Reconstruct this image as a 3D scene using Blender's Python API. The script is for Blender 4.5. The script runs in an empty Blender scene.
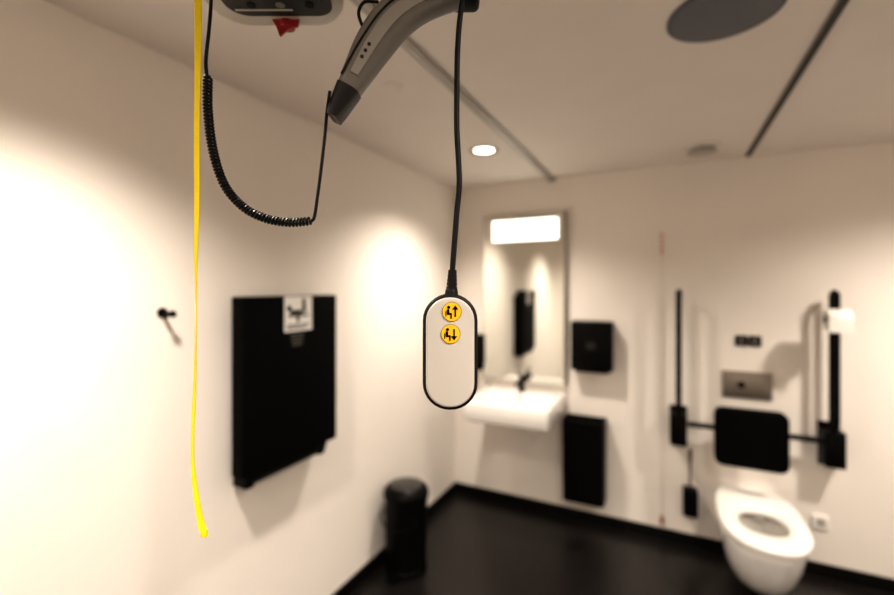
import bpy, bmesh, math
from mathutils import Vector, Matrix
from math import sin, cos, pi, radians

scene = bpy.context.scene
COL = scene.collection

# ---------------------------------------------------------------- materials
def mat(name, col, rough=0.5, metal=0.0, emit=None, es=0.0, noise=0.0, nscale=20.0, bump=0.0, bscale=60.0, coat=0.0, spec=0.5):
    m = bpy.data.materials.new(name); m.use_nodes = True
    nt = m.node_tree; b = nt.nodes['Principled BSDF']
    b.inputs['Base Color'].default_value = (*col, 1)
    b.inputs['Roughness'].default_value = rough
    b.inputs['Metallic'].default_value = metal
    b.inputs['Coat Weight'].default_value = coat
    b.inputs['Specular IOR Level'].default_value = spec
    if emit:
        b.inputs['Emission Color'].default_value = (*emit, 1)
        b.inputs['Emission Strength'].default_value = es
    tc = nt.nodes.new('ShaderNodeTexCoord')
    if noise > 0:
        n = nt.nodes.new('ShaderNodeTexNoise'); n.inputs['Scale'].default_value = nscale; n.inputs['Detail'].default_value = 6
        r = nt.nodes.new('ShaderNodeValToRGB')
        r.color_ramp.elements[0].position = 0.3; r.color_ramp.elements[1].position = 0.75
        r.color_ramp.elements[0].color = (*[c*(1-noise) for c in col], 1)
        r.color_ramp.elements[1].color = (*[min(1, c*(1+noise)) for c in col], 1)
        nt.links.new(tc.outputs['Object'], n.inputs['Vector'])
        nt.links.new(n.outputs['Fac'], r.inputs['Fac'])
        nt.links.new(r.outputs['Color'], b.inputs['Base Color'])
    if bump > 0:
        n2 = nt.nodes.new('ShaderNodeTexNoise'); n2.inputs['Scale'].default_value = bscale; n2.inputs['Detail'].default_value = 4
        bp = nt.nodes.new('ShaderNodeBump'); bp.inputs['Strength'].default_value = bump; bp.inputs['Distance'].default_value = 0.002
        nt.links.new(tc.outputs['Object'], n2.inputs['Vector'])
        nt.links.new(n2.outputs['Fac'], bp.inputs['Height'])
        nt.links.new(bp.outputs['Normal'], b.inputs['Normal'])
    return m

M_WALL = mat('wall_paint', (0.85, 0.79, 0.73), 0.6, noise=0.015, nscale=3, bump=0.15, bscale=180, spec=0.25)
M_CEIL = mat('ceiling_paint', (0.76, 0.70, 0.65), 0.7, noise=0.015, nscale=4)
M_FLOOR = mat('vinyl_floor', (0.010, 0.008, 0.0075), 0.30, noise=0.5, nscale=40, bump=0.2, bscale=90, spec=0.4)
M_BASE = mat('baseboard_black', (0.004, 0.0035, 0.003), 0.4, spec=0.2)
M_BLK = mat('black_plastic', (0.0022, 0.0019, 0.0018), 0.42, spec=0.10)
M_BLKM = mat('black_matte', (0.002, 0.0018, 0.0016), 0.65, spec=0.05)
M_RUB = mat('black_rubber', (0.005, 0.0045, 0.0045), 0.5, spec=0.22, bump=0.1, bscale=900)
M_CER = mat('white_ceramic', (0.84, 0.81, 0.78), 0.12, coat=0.4)
M_SEAT = mat('white_seat_plastic', (0.82, 0.79, 0.75), 0.25)
M_CHR = mat('brushed_steel', (0.32, 0.285, 0.25), 0.35, metal=0.9)
M_MIR = mat('mirror_glass', (0.84, 0.84, 0.79), 0.02, metal=1.0)
M_ALU = mat('track_aluminium', (0.33, 0.305, 0.28), 0.4, metal=0.4)
M_DARK = mat('track_slot', (0.02, 0.018, 0.016), 0.6)
M_GREY = mat('hoist_grey', (0.15, 0.138, 0.122), 0.4, noise=0.04, nscale=30)
M_DGREY = mat('hoist_dark_grey', (0.013, 0.0115, 0.0105), 0.4, spec=0.3)
M_CREAM = mat('hoist_cream', (0.40, 0.37, 0.33), 0.4)
M_SPK = mat('speaker_grille', (0.14, 0.142, 0.155), 0.7, noise=0.1, nscale=200)
M_HAND = mat('handset_shell', (0.47, 0.435, 0.395), 0.45, bump=0.05, bscale=500)
M_YEL = mat('button_yellow', (0.90, 0.46, 0.008), 0.4)
M_STRAP = mat('strap_yellow', (1.0, 0.74, 0.004), 0.6, noise=0.05, nscale=300)
M_RED = mat('red_plastic', (0.26, 0.010, 0.014), 0.4)
M_PINK = mat('alarm_label_red', (0.62, 0.30, 0.24), 0.5)
M_WHITE = mat('white_plastic', (0.82, 0.79, 0.75), 0.4)
M_PAPER = mat('paper_white', (0.78, 0.75, 0.71), 0.9, bump=0.2)
M_WATER = mat('bowl_water_surface', (0.20, 0.18, 0.16), 0.1)  # water colour darkened to carry the shade inside the bowl
M_BOWLSHADE = mat('ceramic_inside_shaded', (0.48, 0.45, 0.41), 0.2)  # same ceramic, darker: the shade in the bowl opening is put into the colour
M_LAMP = mat('lamp_diffuser', (0.9, 0.85, 0.75), 0.4, emit=(1.0, 0.91, 0.78), es=5.0)
M_MLAMP = mat('mirror_light', (0.9, 0.88, 0.8), 0.4, emit=(1.0, 0.95, 0.82), es=3.0)
M_CORD = mat('cord_cream', (0.66, 0.58, 0.50), 0.6)

# ---------------------------------------------------------------- helpers
def group(name, loc=(0, 0, 0), rot=0.0):
    e = bpy.data.objects.new(name, None); COL.objects.link(e)
    e.empty_display_size = 0.1
    e.location = loc; e.rotation_euler = (0, 0, rot)
    return e

def finish(bm, name, m, parent=None, smooth=True, angle=40):
    bmesh.ops.recalc_face_normals(bm, faces=bm.faces[:])
    me = bpy.data.meshes.new(name); bm.to_mesh(me); bm.free()
    if m: me.materials.append(m)
    ob = bpy.data.objects.new(name, me); COL.objects.link(ob)
    if smooth:
        for p in me.polygons: p.use_smooth = True
        try: me.set_sharp_from_angle(angle=radians(angle))
        except Exception: pass
    if parent: ob.parent = parent
    return ob

def box(name, x0, x1, y0, y1, z0, z1, m, parent=None, bev=0.0, seg=3):
    bm = bmesh.new(); bmesh.ops.create_cube(bm, size=1.0)
    for v in bm.verts:
        v.co = Vector(((x0+x1)/2 + v.co.x*(x1-x0), (y0+y1)/2 + v.co.y*(y1-y0), (z0+z1)/2 + v.co.z*(z1-z0)))
    if bev > 0:
        bmesh.ops.bevel(bm, geom=bm.edges[:], offset=bev, segments=seg, profile=0.5, affect='EDGES')
    return finish(bm, name, m, parent, smooth=bev > 0)

def cyl(name, p0, p1, r, m, parent=None, r1=None, n=32, bev=0.0):
    p0 = Vector(p0); p1 = Vector(p1); d = p1-p0
    bm = bmesh.new()
    bmesh.ops.create_cone(bm, cap_ends=True, segments=n, radius1=r, radius2=r if r1 is None else r1, depth=d.length)
    if bev > 0:
        es = [e for e in bm.edges if len(e.link_faces) == 2 and any(len(f.verts) > 4 for f in e.link_faces)]
        bmesh.ops.bevel(bm, geom=es, offset=bev, segments=3, profile=0.5, affect='EDGES')
    q = Vector((0, 0, 1)).rotation_difference(d.normalized())
    bm.transform(Matrix.Translation((p0+p1)/2) @ q.to_matrix().to_4x4())
    return finish(bm, name, m, parent)

def catmull(pts, n=10):
    P = [Vector(p) for p in pts]; out = []
    for i in range(len(P)-1):
        a = P[i-1] if i > 0 else P[i]*2-P[i+1]
        b, c = P[i], P[i+1]
        d = P[i+2] if i+2 < len(P) else P[i+1]*2-P[i]
        for k in range(n):
            t = k/n
            out.append(0.5*((2*b)+(c-a)*t+(2*a-5*b+4*c-d)*t*t+(3*b-a-3*c+d)*t**3))
    out.append(P[-1]); return out

def tube(name, pts, r, m, parent=None, n=12, closed=False):
    P = [Vector(p) for p in pts]; N = len(P)
    bm = bmesh.new(); rings = []
    prev = None
    for i, p in enumerate(P):
        if closed: t = (P[(i+1) % N]-P[i-1])
        else: t = P[min(i+1, N-1)]-P[max(i-1, 0)]
        t.normalize()
        if prev is None:
            u = t.orthogonal().normalized()
        else:
            u = (prev - t*prev.dot(t)).normalized()
        prev = u; w = t.cross(u)
        rr = r[i] if isinstance(r, (list, tuple)) else r
        rings.append([bm.verts.new(p+u*rr*cos(2*pi*k/n)+w*rr*sin(2*pi*k/n)) for k in range(n)])
    for i in range(N if closed else N-1):
        a, b = rings[i], rings[(i+1) % N]
        for k in range(n):
            bm.faces.new((a[k], a[(k+1) % n], b[(k+1) % n], b[k]))
    if not closed:
        bm.faces.new(rings[0]); bm.faces.new(rings[-1])
    return finish(bm, name, m, parent)

def loft(name, loops, m, parent=None, cap0=True, cap1=True, angle=40):
    bm = bmesh.new(); R = [[bm.verts.new(Vector(p)) for p in l] for l in loops]
    n = len(R[0])
    for i in range(len(R)-1):
        for k in range(n):
            bm.faces.new((R[i][k], R[i][(k+1) % n], R[i+1][(k+1) % n], R[i+1][k]))
    if cap0: bm.faces.new(R[0])
    if cap1: bm.faces.new(R[-1])
    return finish(bm, name, m, parent, angle=angle)

def rrect(w, h, r, n=8):
    out = []
    for (sx, sy, a0) in ((1, 1, 0), (-1, 1, 90), (-1, -1, 180), (1, -1, 270)):
        cx, cy = sx*(w/2-r), sy*(h/2-r)
        for k in range(n+1):
            a = radians(a0+90*k/n)
            out.append((cx+r*cos(a), cy+r*sin(a)))
    return out

def plate_xz(name, cx, cz, w, h, r, y0, y1, m, parent=None, edge=0.0):
    """rounded plate facing -Y; y0=front, y1=back"""
    L = []
    if edge > 0:
        for k in range(5):
            a = pi/2*k/4
            ins = edge*(1-sin(a)); yy = y0+edge*(1-cos(a))
            L.append([(cx+x, yy, cz+z) for x, z in rrect(w-2*ins, h-2*ins, max(r-ins, 0.0005))])
    else:
        L.append([(cx+x, y0, cz+z) for x, z in rrect(w, h, r)])
    L.append([(cx+x, y1, cz+z) for x, z in rrect(w, h, r)])
    return loft(name, L, m, parent)

def poly_xz(name, pts, y, m, parent=None, th=0.0006):
    bm = bmesh.new()
    a = [bm.verts.new((x, y, z)) for x, z in pts]
    b = [bm.verts.new((x, y+th, z)) for x, z in pts]
    bm.faces.new(a); bm.faces.new(b); n = len(a)
    for k in range(n): bm.faces.new((a[k], a[(k+1) % n], b[(k+1) % n], b[k]))
    return finish(bm, name, m, parent, smooth=False)

# ---------------------------------------------------------------- room
XL, YB, H = -1.553, 3.236, 2.47
XR, YF = 2.3, -1.3
T = 0.1
box('floor', XL-T, XR+T, YF-T, YB+T, -T, 0, M_FLOOR)
box('ceiling', XL-T, XR+T, YF-T, YB+T, H, H+T, M_CEIL)
box('wall_left', XL-T, XL, YF-T, YB+T, 0, H, M_WALL)
box('wall_back', XL, XR, YB, YB+T, 0, H, M_WALL)
box('wall_right', XR, XR+T, YF-T, YB+T, 0, H, M_WALL)
box('wall_front', XL, XR, YF-T, YF, 0, H, M_WALL)
box('baseboard_left', XL, XL+0.012, YF, YB, 0, 0.075, M_BASE)
box('baseboard_back', XL+0.012, XR, YB-0.012, YB, 0, 0.075, M_BASE)
box('baseboard_right', XR-0.012, XR, YF, YB-0.012, 0, 0.075, M_BASE)
box('baseboard_front', XL+0.012, XR-0.012, YF, YF+0.012, 0, 0.075, M_BASE)

# ceiling tracks
g = group('ceiling_track', (0, 0, 0))
box('track_body', -0.782, -0.738, -1.29, YB-0.02, H-0.010, H, M_ALU, g, 0.002)
box('track_slot', -0.768, -0.752, -1.29, YB-0.02, H-0.0115, H-0.0095, M_CREAM, g)
box('track_end', -0.79, -0.73, YB-0.02, YB-0.001, H-0.02, H, M_ALU, g, 0.002)
g = group('ceiling_track', (0, 0, 0))
box('track_body', 0.422, 0.454, -1.29, YB-0.03, H-0.005, H, M_ALU, g, 0.001)
box('track_slot', 0.428, 0.448, -1.29, YB-0.03, H-0.009, H-0.004, M_DARK, g)

# downlights
def downlight(x, y, power, ang=150):
    g = group('recessed_downlight', (x, y, H))
    n = 40
    prof = [(0.085, 0.0), (0.088, -0.004), (0.080, -0.008), (0.066, -0.007), (0.058, -0.002)]
    loops = [[(r*cos(2*pi*k/n), r*sin(2*pi*k/n), z) for k in range(n)] for r, z in prof]
    loft('trim_ring', loops, M_ALU, g, cap0=False, cap1=False)
    cyl('diffuser', (0, 0, -0.003), (0, 0, -0.001), 0.058, M_LAMP, g)
    l = bpy.data.lights.new('downlight_beam', 'SPOT'); l.energy = power
    l.color = (1.0, 0.905, 0.79); l.spot_size = radians(ang); l.spot_blend = 1.0; l.shadow_soft_size = 0.06
    o = bpy.data.objects.new('downlight_beam', l); COL.objects.link(o); o.parent = g; o.location = (0, 0, -0.03)
downlight(-0.956, 2.381, 122, 134)
downlight(-0.956, 0.45, 150, 130)
downlight(1.45, 2.25, 175, 148)
downlight(0.7, 0.2, 185, 150)
downlight(-0.5, -0.8, 110, 150)

g = group('ceiling_vent', (0.177, 2.89, H))
cyl('vent_collar', (0, 0, -0.012), (0, 0, 0), 0.088, M_WHITE, g, bev=0.003)
cyl('vent_disc', (0, 0, -0.034), (0, 0, -0.020), 0.080, M_CREAM, g, r1=0.070, bev=0.003)
cyl('vent_stem', (0, 0, -0.022), (0, 0, -0.010), 0.02, M_DGREY, g)
g = group('ceiling_speaker', (0.148, 1.505, H))
cyl('grille', (0, 0, -0.008), (0, 0, 0), 0.142, M_SPK, g, n=64, bev=0.002)
cyl('rim', (0, 0, -0.004), (0, 0, 0), 0.150, M_SPK, g, n=64)
g = group('smoke_detector', (-0.983, 1.466, H))
cyl('base_plate', (0, 0, -0.005), (0, 0, 0), 0.042, M_CEIL, g, bev=0.002)
cyl('sensor_cap', (0, 0, -0.010), (0, 0, -0.005), 0.028, M_CEIL, g, r1=0.034)

# ---------------------------------------------------------------- mirror with light
g = group('illuminated_mirror', (-0.97, YB, 1.6))
box('mirror_frame', -0.320, 0.320, -0.035, 0.0, -0.64, 0.62, M_CHR, g, 0.002)
box('mirror_panel', -0.316, 0.304, -0.0375, -0.0345, -0.636, 0.616, M_MIR, g)
box('mirror_edge', 0.304, 0.3205, -0.040, 0.0, -0.64, 0.62, M_CHR, g, 0.001)
box('light_strip', -0.240, 0.262, -0.0395, -0.037, 0.42, 0.575, M_MLAMP, g)

# ---------------------------------------------------------------- washbasin
g = group('washbasin', (-0.945, YB, 0.90))
w, d, hh = 0.58, 0.56, 0.13
def rr3(w, d, r, cx, cy, z, n=6): return [(cx+x, cy+y, z) for x, y in rrect(w, d, r, n)]
loops = [rr3(w-0.16, d-0.16, 0.05, 0, -d/2+0.02, -hh-0.02), rr3(w-0.05, d-0.04, 0.03, 0, -d/2+0.01, -hh-0.005),
         rr3(w-0.01, d-0.005, 0.022, 0, -d/2, -hh+0.012), rr3(w, d, 0.02, 0, -d/2, -hh+0.03), rr3(w, d, 0.02, 0, -d/2, -0.006),
         rr3(w-0.006, d-0.006, 0.018, 0, -d/2, -0.001), rr3(w-0.016, d-0.016, 0.016, 0, -d/2, 0.0),
         rr3(w-0.09, d-0.19, 0.06, 0, -d/2-0.05, 0.0), rr3(w-0.10, d-0.20, 0.06, 0, -d/2-0.05, -0.006),
         rr3(w-0.13, d-0.23, 0.07, 0, -d/2-0.05, -0.06), rr3(w-0.22, d-0.31, 0.06, 0, -d/2-0.05, -0.095),
         rr3(0.04, 0.04, 0.018, 0, -d/2-0.02, -0.10)]
loft('basin_body', loops, M_CER, g)
cyl('drain', (0, -d/2-0.02, -0.1), (0, -d/2-0.02, -0.096), 0.022, M_CHR, g)
g = group('basin_tap', (-0.960, 3.14, 0.9005))
cyl('tap_base', (0, 0, 0), (0, 0, 0.012), 0.026, M_BLK, g, bev=0.002)
cyl('tap_column', (0, 0, 0.01), (0, 0, 0.10), 0.02, M_BLK, g, bev=0.004)
tube('tap_spout', catmull([(0, 0, 0.07), (0, -0.05, 0.085), (0, -0.11, 0.08), (0, -0.13, 0.06)], 6), 0.012, M_BLK, g)
tube('tap_lever', [(0, 0, 0.10), (0, -0.02, 0.118), (0, -0.10, 0.145)], [0.014, 0.009, 0.006], M_BLK, g)

# soap dispenser
g = group('soap_dispenser', (-1.345, YB, 1.155))
box('backplate', -0.045, 0.045, -0.012, 0, -0.14, 0.14, M_BLK, g, 0.004)
box('body', -0.05, 0.05, -0.10, -0.012, -0.10, 0.145, M_BLK, g, 0.014)
box('push_lever', -0.035, 0.035, -0.112, -0.03, -0.135, -0.10, M_BLKM, g, 0.008)
# paper towel dispenser
g = group('paper_towel_dispenser', (-0.468, YB, 1.26))
box('housing', -0.137, 0.137, -0.12, 0, -0.168, 0.172, M_BLK, g, 0.016)
box('cover_seam', -0.138, 0.138, -0.085, -0.082, -0.16, 0.165, M_DGREY, g, 0.001)
box('towel_slot', -0.11, 0.11, -0.105, -0.02, -0.180, -0.160, M_BLKM, g, 0.004)
box('window', -0.03, 0.03, -0.1215, -0.119, -0.02, 0.03, M_DGREY, g, 0.0005)
# waste bin
g = group('waste_bin', (-0.515, YB, 0.470))
loops = [rr3(0.25, 0.14, 0.012, 0, -0.075, -0.285), rr3(0.27, 0.16, 0.015, 0, -0.0805, -0.275), rr3(0.278, 0.168, 0.015, 0, -0.085, 0.28), rr3(0.278, 0.168, 0.015, 0, -0.085, 0.285),
         rr3(0.258, 0.145, 0.012, 0, -0.085, 0.285), rr3(0.248, 0.135, 0.012, 0, -0.085, 0.10)]
loft('bin_body', loops, M_BLK, g)
box('rim_band', -0.140, 0.140, -0.171, 0, 0.235, 0.240, M_BLKM, g)

# ---------------------------------------------------------------- pedal bin
g = group('pedal_bin', (-1.388, 2.22, 0))
n = 48
def circ(r, z, cx=0, cy=0): return [(cx+r*cos(2*pi*k/n), cy+r*sin(2*pi*k/n), z) for k in range(n)]
loft('bin_body', [circ(0.118, 0.0), circ(0.124, 0.006), circ(0.124, 0.03), circ(0.120, 0.034), circ(0.126, 0.42), circ(0.126, 0.43)], M_BLK, g)
loft('bin_lid', [circ(0.131, 0.43), circ(0.134, 0.436), circ(0.134, 0.46), circ(0.125, 0.478), circ(0.105, 0.494), circ(0.095, 0.498)], M_BLK, g)
M_LID = mat('bin_lid_gloss', (0.02, 0.018, 0.016), 0.18, spec=0.6)
loft('lid_top', [circ(0.095, 0.4975), circ(0.09, 0.501), circ(0.05, 0.508), circ(0.015, 0.510)], M_LID, g)
box('pedal', -0.03, 0.03, -0.165, -0.11, 0.012, 0.024, M_BLK, g, 0.004)
box('lid_hinge', -0.04, 0.04, 0.118, 0.142, 0.36, 0.44, M_BLK, g, 0.006)
tube('carry_handle', catmull([(0.10, -0.085, 0.36), (0.115, -0.09, 0.31), (0.0, -0.155, 0.285), (-0.115, -0.09, 0.31), (-0.10, -0.085, 0.36)], 8), 0.004, M_BLK, g, 8)

# ---------------------------------------------------------------- folding changing table
g = group('folding_changing_table', (XL, 1.377, 1.28))
box('wall_mount', 0.0, 0.05, -0.195, 0.26, -0.385, 0.30, M_BLK, g, 0.006)
box('folding_bed', 0.045, 0.113, -0.240, 0.290, -0.345, 0.352, M_BLKM, g, 0.008)
box('bed_lip', 0.03, 0.10, -0.205, 0.235, -0.375, -0.34, M_BLK, g, 0.006)
box('hinge_rail', 0.02, 0.09, -0.205, 0.235, -0.392, -0.377, M_DGREY, g, 0.004)
for yy in (-0.19, 0.21):
    box('hinge_knuckle', 0.015, 0.095, yy-0.02, yy+0.02, -0.400, -0.36, M_BLK, g, 0.006)
box('instruction_label', 0.1125, 0.1142, -0.038, 0.122, 0.198, 0.350, M_PAPER, g)
def lab(name, y0, y1, z0, z1, m=M_BLKM): box(name, 0.114, 0.1148, y0, y1, z0, z1, m, g)
lab('pictogram_table', -0.020, 0.100, 0.262, 0.270)
lab('pictogram_leg', 0.030, 0.045, 0.238, 0.262)
lab('pictogram_body', -0.005, 0.060, 0.272, 0.290)
lab('pictogram_arm', 0.055, 0.085, 0.278, 0.286)
cyl('pictogram_head', (0.1138, -0.012, 0.298), (0.1148, -0.012, 0.298), 0.013, M_BLKM, g)
cyl('pictogram_adult_head', (0.1138, 0.072, 0.328), (0.1148, 0.072, 0.328), 0.011, M_BLKM, g)
lab('pictogram_adult', 0.062, 0.082, 0.288, 0.316)
lab('label_text_a', -0.025, 0.105, 0.222, 0.228)
lab('label_text_b', -0.025, 0.085, 0.210, 0.216)
M_TXT = mat('faint_print', (0.12, 0.11, 0.10), 0.6)
for i in range(4):
    box('maker_print', 0.1128, 0.1134, -0.005+0.004*i, 0.075-0.004*i, 0.182-0.015*i, 0.187-0.015*i, M_TXT, g)

# coat hook
g = group('coat_hook', (XL, 0.905, 1.582))
cyl('rose', (0, 0, 0), (0.008, 0, 0), 0.017, M_BLK, g, bev=0.002)
cyl('stem', (0.006, 0, 0), (0.055, 0, -0.003), 0.006, M_BLK, g)
cyl('knob', (0.054, 0, -0.003), (0.068, 0, -0.004), 0.012, M_BLK, g, bev=0.004)
tube('lower_prong', catmull([(0.008, 0, -0.008), (0.025, 0, -0.018), (0.034, 0, -0.012)], 5), 0.004, M_BLK, g, 10)

# ---------------------------------------------------------------- toilet
TX = 0.440
def egg(wd, y_back, y_front, z, n=56, backw=0.90, pf=2.25, pb=5.0):
    out = []
    yc = y_back + (y_front-y_back)*0.52
    for k in range(n):
        a = 2*pi*k/n
        c, s_ = cos(a), sin(a)
        if s_ < 0:
            x = wd/2*math.copysign(abs(c)**(2/pf), c); y = yc - (yc-y_front)*abs(s_)**(2/pf)
        else:
            x = wd/2*math.copysign(abs(c)**(2/pb), c)*(1-(1-backw)*s_); y = yc + (y_back-yc)*abs(s_)**(2/pb)
        out.append((x, y, z))
    return out
g = group('toilet', (TX, YB, 0))
FR = -0.765
loops = [egg(0.14, -0.05, -0.42, 0.105), egg(0.22, 0, -0.52, 0.112), egg(0.28, 0, -0.60, 0.15), egg(0.32, 0, -0.66, 0.215), egg(0.35, 0, -0.71, 0.295),
         egg(0.375, 0, -0.745, 0.38), egg(0.385, 0, -0.755, 0.425), egg(0.38, -0.0, -0.753, 0.432), egg(0.25, -0.31, -0.67, 0.432, pb=2.4)]
loft('bowl', loops, M_CER, g, angle=60, cap1=False)
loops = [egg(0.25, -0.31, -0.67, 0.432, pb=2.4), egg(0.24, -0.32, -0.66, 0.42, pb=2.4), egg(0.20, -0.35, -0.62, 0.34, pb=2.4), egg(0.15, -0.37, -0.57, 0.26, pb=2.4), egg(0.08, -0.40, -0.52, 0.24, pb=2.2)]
loft('bowl_inner', loops, M_BOWLSHADE, g, angle=60, cap0=False)
cyl('bowl_water', (0, -0.46, 0.252), (0, -0.46, 0.256), 0.06, M_WATER, g)
loops = [egg(0.392, -0.10, FR, 0.433), egg(0.398, -0.098, FR-0.004, 0.444), egg(0.388, -0.102, FR+0.003, 0.458), egg(0.362, -0.115, FR+0.018, 0.463),
         egg(0.225, -0.345, FR+0.135, 0.460, pb=2.3, backw=1), egg(0.210, -0.355, FR+0.145, 0.450, pb=2.3, backw=1), egg(0.214, -0.352, FR+0.142, 0.433, pb=2.3, backw=1)]
loft('seat_ring', loops + [loops[0]], M_SEAT, g, cap0=False, cap1=False, angle=60)
for sx in (-0.09, 0.09):
    cyl('seat_hinge', (sx-0.02, -0.085, 0.447), (sx+0.02, -0.085, 0.447), 0.013, M_SEAT, g)
box('wall_gasket', -0.16, 0.16, -0.004, 0, 0.12, 0.42, M_WHITE, g)

g = group('flush_plate', (0.436, YB, 1.068))
plate_xz('plate', 0, 0, 0.256, 0.165, 0.006, -0.012, 0, M_CHR, g, 0.003)
plate_xz('large_button', -0.03, 0, 0.10, 0.09, 0.004, -0.016, -0.01, M_CHR, g, 0.002)
plate_xz('small_button', 0.062, 0, 0.05, 0.09, 0.004, -0.016, -0.01, M_CHR, g, 0.002)
cyl('sensor_eye', (-0.03, -0.018, 0.0), (-0.03, -0.015, 0.0), 0.020, M_BLK, g)

g = group('toilet_sign', (0.443, YB, 1.338))
for sx in (-0.035, 0.035):
    plate_xz('sign_tile', sx, 0, 0.064, 0.066, 0.004, -0.006, 0, M_BLK, g, 0.001)
    cyl('sign_figure_head', (sx, -0.007, 0.015), (sx, -0.0055, 0.015), 0.004, M_CREAM, g)
    box('sign_figure', sx-0.005, sx+0.005, -0.007, -0.0055, -0.016, 0.006, M_CREAM, g)

def arm(name_x):
    g = group('fold_up_grab_rail', (name_x, YB, 0))
    box('wall_plate', -0.05, 0.05, -0.014, 0, 0.65, 0.90, M_BLK, g, 0.004)
    box('hinge_block', -0.047, 0.047, -0.13, -0.012, 0.67, 0.87, M_BLK, g, 0.01)
    top = 1.64
    pts = [(0, -0.07, 0.84), (0, -0.07, 1.2), (0, -0.07, top-0.05), (0, -0.078, top-0.015), (0, -0.105, top), (0, -0.132, top-0.015), (0, -0.14, top-0.05), (0, -0.14, 1.2), (0, -0.14, 0.95), (0, -0.13, 0.90), (0, -0.10, 0.86)]
    tube('rail_loop', catmull(pts, 6), 0.016, M_BLK, g, 16)
    return g
arm(0.064)
arm(0.827)
g2 = group('toilet_roll', (0.812, 3.02, 1.495))
n = 40
prof = [(0.02, -0.05), (0.055, -0.05), (0.057, -0.047), (0.057, 0.047), (0.055, 0.05), (0.02, 0.05)]
loops = [[(x, r*cos(2*pi*k/n), r*sin(2*pi*k/n)) for k in range(n)] for r, x in prof]
loft('paper', loops+[loops[0]], M_PAPER, g2, cap0=False, cap1=False)
cyl('spindle', (-0.056, 0, 0), (0.056, 0, 0), 0.019, M_BLK, g2)
box('loose_sheet', -0.05, 0.05, -0.0585, -0.057, -0.065, 0.0, M_PAPER, g2)
g = group('toilet_back_support', (0.445, YB, 0.80))
cyl('cross_bar', (-0.330, -0.10, 0.01), (0.331, -0.10, 0.01), 0.016, M_BLK, g, n=20)
plate_xz('cushion', -0.02, -0.0, 0.355, 0.335, 0.045, -0.25, -0.195, M_BLKM, g, 0.018)
for xx in (-0.10, 0.06):
    box('cushion_clamp', xx-0.02, xx+0.02, -0.200, -0.08, -0.02, 0.04, M_BLK, g, 0.006)

# toilet brush
g = group('toilet_brush', (0.130, YB, 0))
box('wall_bracket', -0.015, 0.015, -0.02, 0, 0.30, 0.38, M_BLK, g, 0.003)
box('brush_holder', -0.042, 0.042, -0.105, -0.018, 0.225, 0.395, M_BLK, g, 0.012)
cyl('brush_handle', (0, -0.06, 0.39), (0, -0.06, 0.63), 0.006, M_DGREY, g)
cyl('handle_grip', (0, -0.06, 0.56), (0, -0.06, 0.64), 0.009, M_BLK, g, bev=0.003)
g = group('power_socket', (0.79, YB, 0.31))
plate_xz('socket_plate', 0, 0, 0.08, 0.08, 0.006, -0.012, 0, M_WHITE, g, 0.003)
cyl('socket_well', (0, -0.0125, 0), (0, -0.0115, 0), 0.022, M_CREAM, g)

# emergency alarm cord
g = group('emergency_pull_cord', (-0.032, YB, 0))
plate_xz('cord_switch', 0, 1.95, 0.036, 0.19, 0.006, -0.010, 0, M_WALL, g, 0.003)
for i in range(5):
    box('alarm_print', -0.009, 0.009, -0.0112, -0.0098, 1.885+i*0.03, 1.905+i*0.03, M_PINK, g)
tube('cord', [(0, -0.012, 1.87), (0, -0.013, 1.0), (0, -0.014, 0.16)], 0.0018, M_CORD, g, 8)
cyl('pull_toggle', (0, -0.014, 0.11), (0, -0.014, 0.16), 0.012, M_RED, g, r1=0.006)

# ---------------------------------------------------------------- hand control (hangs from the hoist)
YAW = radians(26.7)
g = group('hand_control', (-0.2436, 0.493, 1.59), YAW)
Wd, Hh = 0.0678, 0.143
plate_xz('rubber_bumper', 0, 0, Wd, Hh, Wd/2-0.001, -0.013, 0.013, M_RUB, g, 0.004)
plate_xz('face_shell', 0, 0, Wd-0.0085, Hh-0.0085, (Wd-0.0085)/2-0.001, -0.0165, 0.0, M_HAND, g, 0.003)
plate_xz('back_shell', 0, 0, Wd-0.012, Hh-0.012, (Wd-0.012)/2-0.001, 0.0, 0.016, M_HAND, g)
def disc(nm, cx, cz, r, y, m, th=0.001): cyl(nm, (cx, y, cz), (cx, y+th, cz), r, m, g, n=48)
for (cx, cz, up) in ((0.002, 0.0500, True), (0.0005, 0.0230, False)):
    disc('button_ring', cx, cz, 0.0118, -0.0172, M_BLKM)
    disc('button_cap', cx, cz, 0.0113, -0.0182, M_YEL, 0.0016)
    y = -0.0188
    ax = cx+0.0042; sg = 1 if up else -1
    az = cz
    poly_xz('arrow_stem', [(ax-0.0010, az-0.006), (ax+0.0010, az-0.006), (ax+0.0010, az+0.006), (ax-0.0010, az+0.006)], y, M_BLKM, g)
    poly_xz('arrow_head', [(ax-0.0038, az+sg*0.0026), (ax+0.0038, az+sg*0.0026), (ax, az+sg*0.0080)], y, M_BLKM, g)
    bx = cx-0.003
    disc('figure_head', bx-0.0008, cz+0.0054, 0.0019, y, M_BLKM, 0.0006)
    poly_xz('figure_torso', [(bx-0.003, cz+0.003), (bx-0.0002, cz+0.003), (bx+0.0002, cz-0.0035), (bx-0.003, cz-0.0035)], y, M_BLKM, g)
    poly_xz('figure_thigh', [(bx-0.003, cz-0.0015), (bx+0.0030, cz-0.0015), (bx+0.0030, cz-0.0037), (bx-0.003, cz-0.0037)], y, M_BLKM, g)
    poly_xz('figure_calf', [(bx+0.0012, cz-0.0030), (bx+0.0030, cz-0.0030), (bx+0.0030, cz-0.0082), (bx+0.0012, cz-0.0082)], y, M_BLKM, g)
    poly_xz('figure_seat', [(bx-0.0047, cz+0.001), (bx-0.0038, cz+0.001), (bx-0.0038, cz-0.006), (bx-0.0047, cz-0.006)], y, M_BLKM, g)
zt = Hh/2
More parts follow.
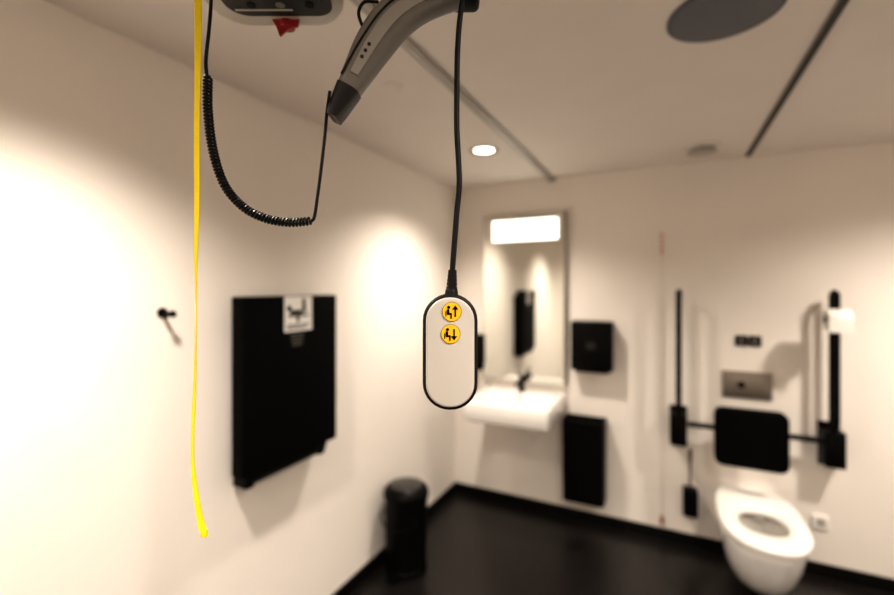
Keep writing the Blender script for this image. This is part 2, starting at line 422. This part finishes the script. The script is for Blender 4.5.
cyl('gland', (0.0015, 0, zt-0.004), (0.002, 0, zt+0.006), 0.0088, M_RUB, g, r1=0.0075, bev=0.001)
for i in range(5):
    z0 = zt+0.005+i*0.0048
    cyl('strain_relief_%d' % (i+1), (0.002+i*0.0002, 0, z0), (0.0022+i*0.0002, 0, z0+0.0042), 0.0070-i*0.0004, M_RUB, g)
cyl('strain_core', (0.002, 0, zt), (0.003, 0, zt+0.03), 0.0052, M_RUB, g)
cp = [(0.002, 0, zt), (0.003, 0, 0.102), (0.0058, 0, 0.14), (0.0085, 0, 0.175), (0.0115, 0, 0.207), (0.0105, 0, 0.24), (0.0085, 0, 0.278), (0.0085, 0, 0.33), (0.0095, 0, 0.38), (0.014, 0, 0.43), (0.025, 0.01, 0.49), (0.045, 0.03, 0.545), (0.05, 0.04, 0.60)]
tube('cable', catmull(cp, 10), 0.0035, M_RUB, g, 14)

# ---------------------------------------------------------------- patient hoist
K = 0.6/438
def U(px): return (px-447)*K
def Z(py): return 1.67+(287-py)*K
g = group('patient_hoist', (-0.2694, 0.5358, 0), YAW)
loops = []
cx, cy = -0.272, 0.045
for ins, z in ((0.022, 2.105), (0.008, 2.110), (0.0, 2.122), (0.0, 2.19), (0.02, 2.215)):
    loops.append(rr3(0.215-2*ins, 0.20-2*ins, 0.055-ins, cx, cy, z, 10))
loft('motor_pod', loops, M_CREAM, g)
loops = [rr3(0.165, 0.120, 0.03, cx+0.012, cy-0.002, 2.1045, 8), rr3(0.165, 0.120, 0.03, cx+0.012, cy-0.002, 2.110, 8)]
loft('control_panel', loops, M_DGREY, g)
for i in range(3):
    cyl('panel_button', (cx-0.03+i*0.045, cy+0.03, 2.1035), (cx-0.03+i*0.045, cy+0.03, 2.106), 0.007, M_GREY if i == 1 else M_BLK, g)
box('panel_stripe', cx-0.06, cx+0.03, cy+0.040, cy+0.044, 2.1038, 2.105, M_CREAM, g)
poly_xz('emergency_tag', [(-0.285, 2.106), (-0.262, 2.110), (-0.240, 2.107), (-0.243, 2.094), (-0.258, 2.090), (-0.272, 2.078), (-0.277, 2.092)], 0.112, M_RED, g, 0.004)
cyl('emergency_tag_knob', (-0.262, 0.12, 2.094), (-0.262, 0.12, 2.112), 0.012, M_RED, g, bev=0.002)
box('main_housing', -0.34, 0.12, -0.06, 0.13, 2.19, 2.33, M_CREAM, g, 0.03, 5)
box('housing_band', -0.335, 0.115, -0.062, 0.132, 2.25, 2.262, M_DGREY, g, 0.002)
cyl('trolley_post', (-0.15, 0.03, 2.32), (-0.15, 0.03, 2.40), 0.02, M_GREY, g)
box('trolley', -0.20, -0.10, 0.0, 0.06, 2.385, 2.419, M_GREY, g, 0.006)
cyl('hub', (0.035, 0.0, 2.075), (0.035, 0.0, 2.20), 0.024, M_DGREY, g, bev=0.004)
box('hub_cap', 0.005, 0.045, -0.022, 0.022, 2.056, 2.085, M_BLK, g, 0.008)

ctr = [(470, -12, 30), (440, -4, 32), (414, 6, 36), (392, 22, 39), (374, 46, 36), (360, 70, 29), (348, 92, 21), (339, 109, 14), (334, 119, 8)]
cs = catmull([(U(a), 0, Z(b)) for a, b, c in ctr], 8)
ws = catmull([(c*K/2, 0, 0) for a, b, c in ctr], 8); ws = [v.x for v in ws]
def sweep(name, C, W, th, m, y0=0.0, off=0.0, r=0.35):
    loops = []
    for i, p in enumerate(C):
        t = (C[min(i+1, len(C)-1)]-C[max(i-1, 0)]).normalized()
        nn = Vector((-t.z, 0, t.x))
        w_ = W[i]
        prof = rrect(2*w_, th, min(w_, th/2)*r*2*0.9, 5)
        loops.append([p + nn*(a+off) + Vector((0, b+y0, 0)) for a, b in prof])
    return loft(name, loops, m, g)
sweep('spreader_arm', cs, ws, 0.034, M_GREY)
i0 = 47
sweep('arm_end_cover', cs[i0:], [w_+0.0012 for w_ in ws[i0:]], 0.037, M_DGREY, 0)
sweep('arm_inlay', cs[8:44], [w_*0.34 for w_ in ws[8:44]], 0.004, mat('arm_inlay_grey', (0.27, 0.25, 0.225), 0.4), -0.0172, 0.003)
sweep('arm_groove', cs[6:46], [0.0012]*40, 0.004, M_DGREY, -0.0172, -0.012)
for k in (34, 36, 38):
    p = cs[k]; cyl('arm_print', (p.x+0.002, -0.0202, p.z), (p.x+0.002, -0.0188, p.z), 0.0026, M_DGREY, g, n=6)
p = cs[-1]
tube('sling_hook', catmull([(p.x+0.004, 0, p.z+0.02), (p.x+0.013, 0.0, p.z+0.012), (p.x+0.018, 0, p.z+0.03), (p.x+0.022, 0, p.z+0.045)], 6), 0.0035, M_DGREY, g, 10)
tube('retaining_cord', catmull([(U(378), 0, Z(2)), (U(366), -0.012, Z(8)), (U(361), -0.016, Z(20)), (U(364), -0.012, Z(31)), (U(368), -0.005, Z(34))], 8), 0.0022, M_RUB, g, 10)

# coiled cable
g = group('coiled_cable', (-0.2694, 0.5358, 0), YAW)
def Pp(px, py, y=0.0): return (U(px), y, Z(py))
tube('upper_lead', catmull([(-0.325, 0.0, 2.104), Pp(211, 0, 0), Pp(209, 30), Pp(206, 60), Pp(207, 78)], 8), 0.0024, M_RUB, g, 10)
path = catmull([Pp(208, 76), Pp(208, 110), Pp(213, 150), Pp(224, 184), Pp(242, 206), Pp(264, 218), Pp(288, 222.5), Pp(312, 221)], 30)
L = [0.0]
for i in range(1, len(path)): L.append(L[-1]+(path[i]-path[i-1]).length)
tot = L[-1]; turns = 62; hp = []; steps = turns*12
j = 0
for k in range(steps+1):
    dd = tot*k/steps
    while j < len(L)-2 and L[j+1] < dd: j += 1
    f = (dd-L[j])/max(1e-9, L[j+1]-L[j]); c = path[j].lerp(path[j+1], min(1, f))
    t = (path[j+1]-path[j]).normalized(); nn = Vector((-t.z, 0, t.x)); bb = Vector((0, 1, 0))
    a = 2*pi*turns*k/steps
    rr = 0.0046*min(1, k/12+0.3, (steps-k)/12+0.3)
    hp.append(c+nn*rr*cos(a)+bb*rr*sin(a))
tube('coil', hp, 0.0019, M_RUB, g, 7)
tube('lower_lead', catmull([Pp(309, 222), Pp(314, 218), Pp(317, 200), Pp(321, 170), Pp(325, 135), Pp(328, 116, -0.006), Pp(334, 98, -0.021)], 8), 0.0022, M_RUB, g, 10)

# yellow strap
g = group('yellow_pull_strap', (-0.2694, 0.5358, 0), YAW)
sp = catmull([(-0.338, -0.01, 2.103), Pp(198, 0), Pp(198, 60), Pp(197, 130), Pp(197, 200), Pp(196, 260), Pp(196, 320), Pp(195, 380), Pp(193, 430), Pp(193, 465), Pp(197, 500), Pp(201, 522), Pp(205, 536)], 8)
bm = bmesh.new(); rows = []
N = len(sp)
for i, p in enumerate(sp):
    f = i/(N-1)
    wd = 0.0046 - 0.0025*min(1, f*1.8) + (0.0024*max(0, (f-0.72)/0.28))
    tw = 0.5*sin(f*9.0)+0.25*sin(f*23)
    dx, dy = cos(tw)*wd, sin(tw)*wd
    th = 0.0007
    rows.append([bm.verts.new((p.x-dx, p.y-dy-th, p.z)), bm.verts.new((p.x+dx, p.y+dy-th, p.z)), bm.verts.new((p.x+dx, p.y+dy+th, p.z)), bm.verts.new((p.x-dx, p.y-dy+th, p.z))])
for i in range(N-1):
    for k in range(4):
        bm.faces.new((rows[i][k], rows[i][(k+1) % 4], rows[i+1][(k+1) % 4], rows[i+1][k]))
bm.faces.new(rows[0]); bm.faces.new(rows[-1])
finish(bm, 'webbing', M_STRAP, g, angle=50)
box('stitched_end', sp[-1].x-0.0052, sp[-1].x+0.0030, -0.0016, 0.0016, sp[-1].z-0.001, sp[-1].z+0.010, M_STRAP, g, 0.0008)

# traverse rail that carries the hoist
g = group('hoist_traverse_rail', (0, 0.495, 0))
box('rail_profile', -0.82, 0.50, -0.035, 0.035, 2.42, 2.448, M_ALU, g, 0.003)
for xx in (-0.76, 0.438):
    box('rail_carriage', xx-0.045, xx+0.045, -0.05, 0.05, 2.446, 2.458, M_GREY, g, 0.003)

# ---------------------------------------------------------------- world, camera
w = bpy.data.worlds.new('World'); scene.world = w; w.use_nodes = True
w.node_tree.nodes['Background'].inputs['Color'].default_value = (0.9, 0.75, 0.6, 1)
w.node_tree.nodes['Background'].inputs['Strength'].default_value = 0.05

cam = bpy.data.cameras.new('camera'); co = bpy.data.objects.new('camera', cam); COL.objects.link(co)
co.location = (0, 0, 1.67); co.rotation_euler = (radians(90), 0, YAW)
cam.sensor_width = 36; cam.lens = 36*438/894; cam.shift_y = -10.5/894
cam.clip_start = 0.02
cam.dof.use_dof = True; cam.dof.focus_distance = 0.55; cam.dof.aperture_fstop = 1.7
scene.camera = co
scene.view_settings.view_transform = 'Standard'
try: scene.view_settings.look = 'Medium High Contrast'
except Exception as e: print('look', e)
scene.view_settings.exposure = 0.1
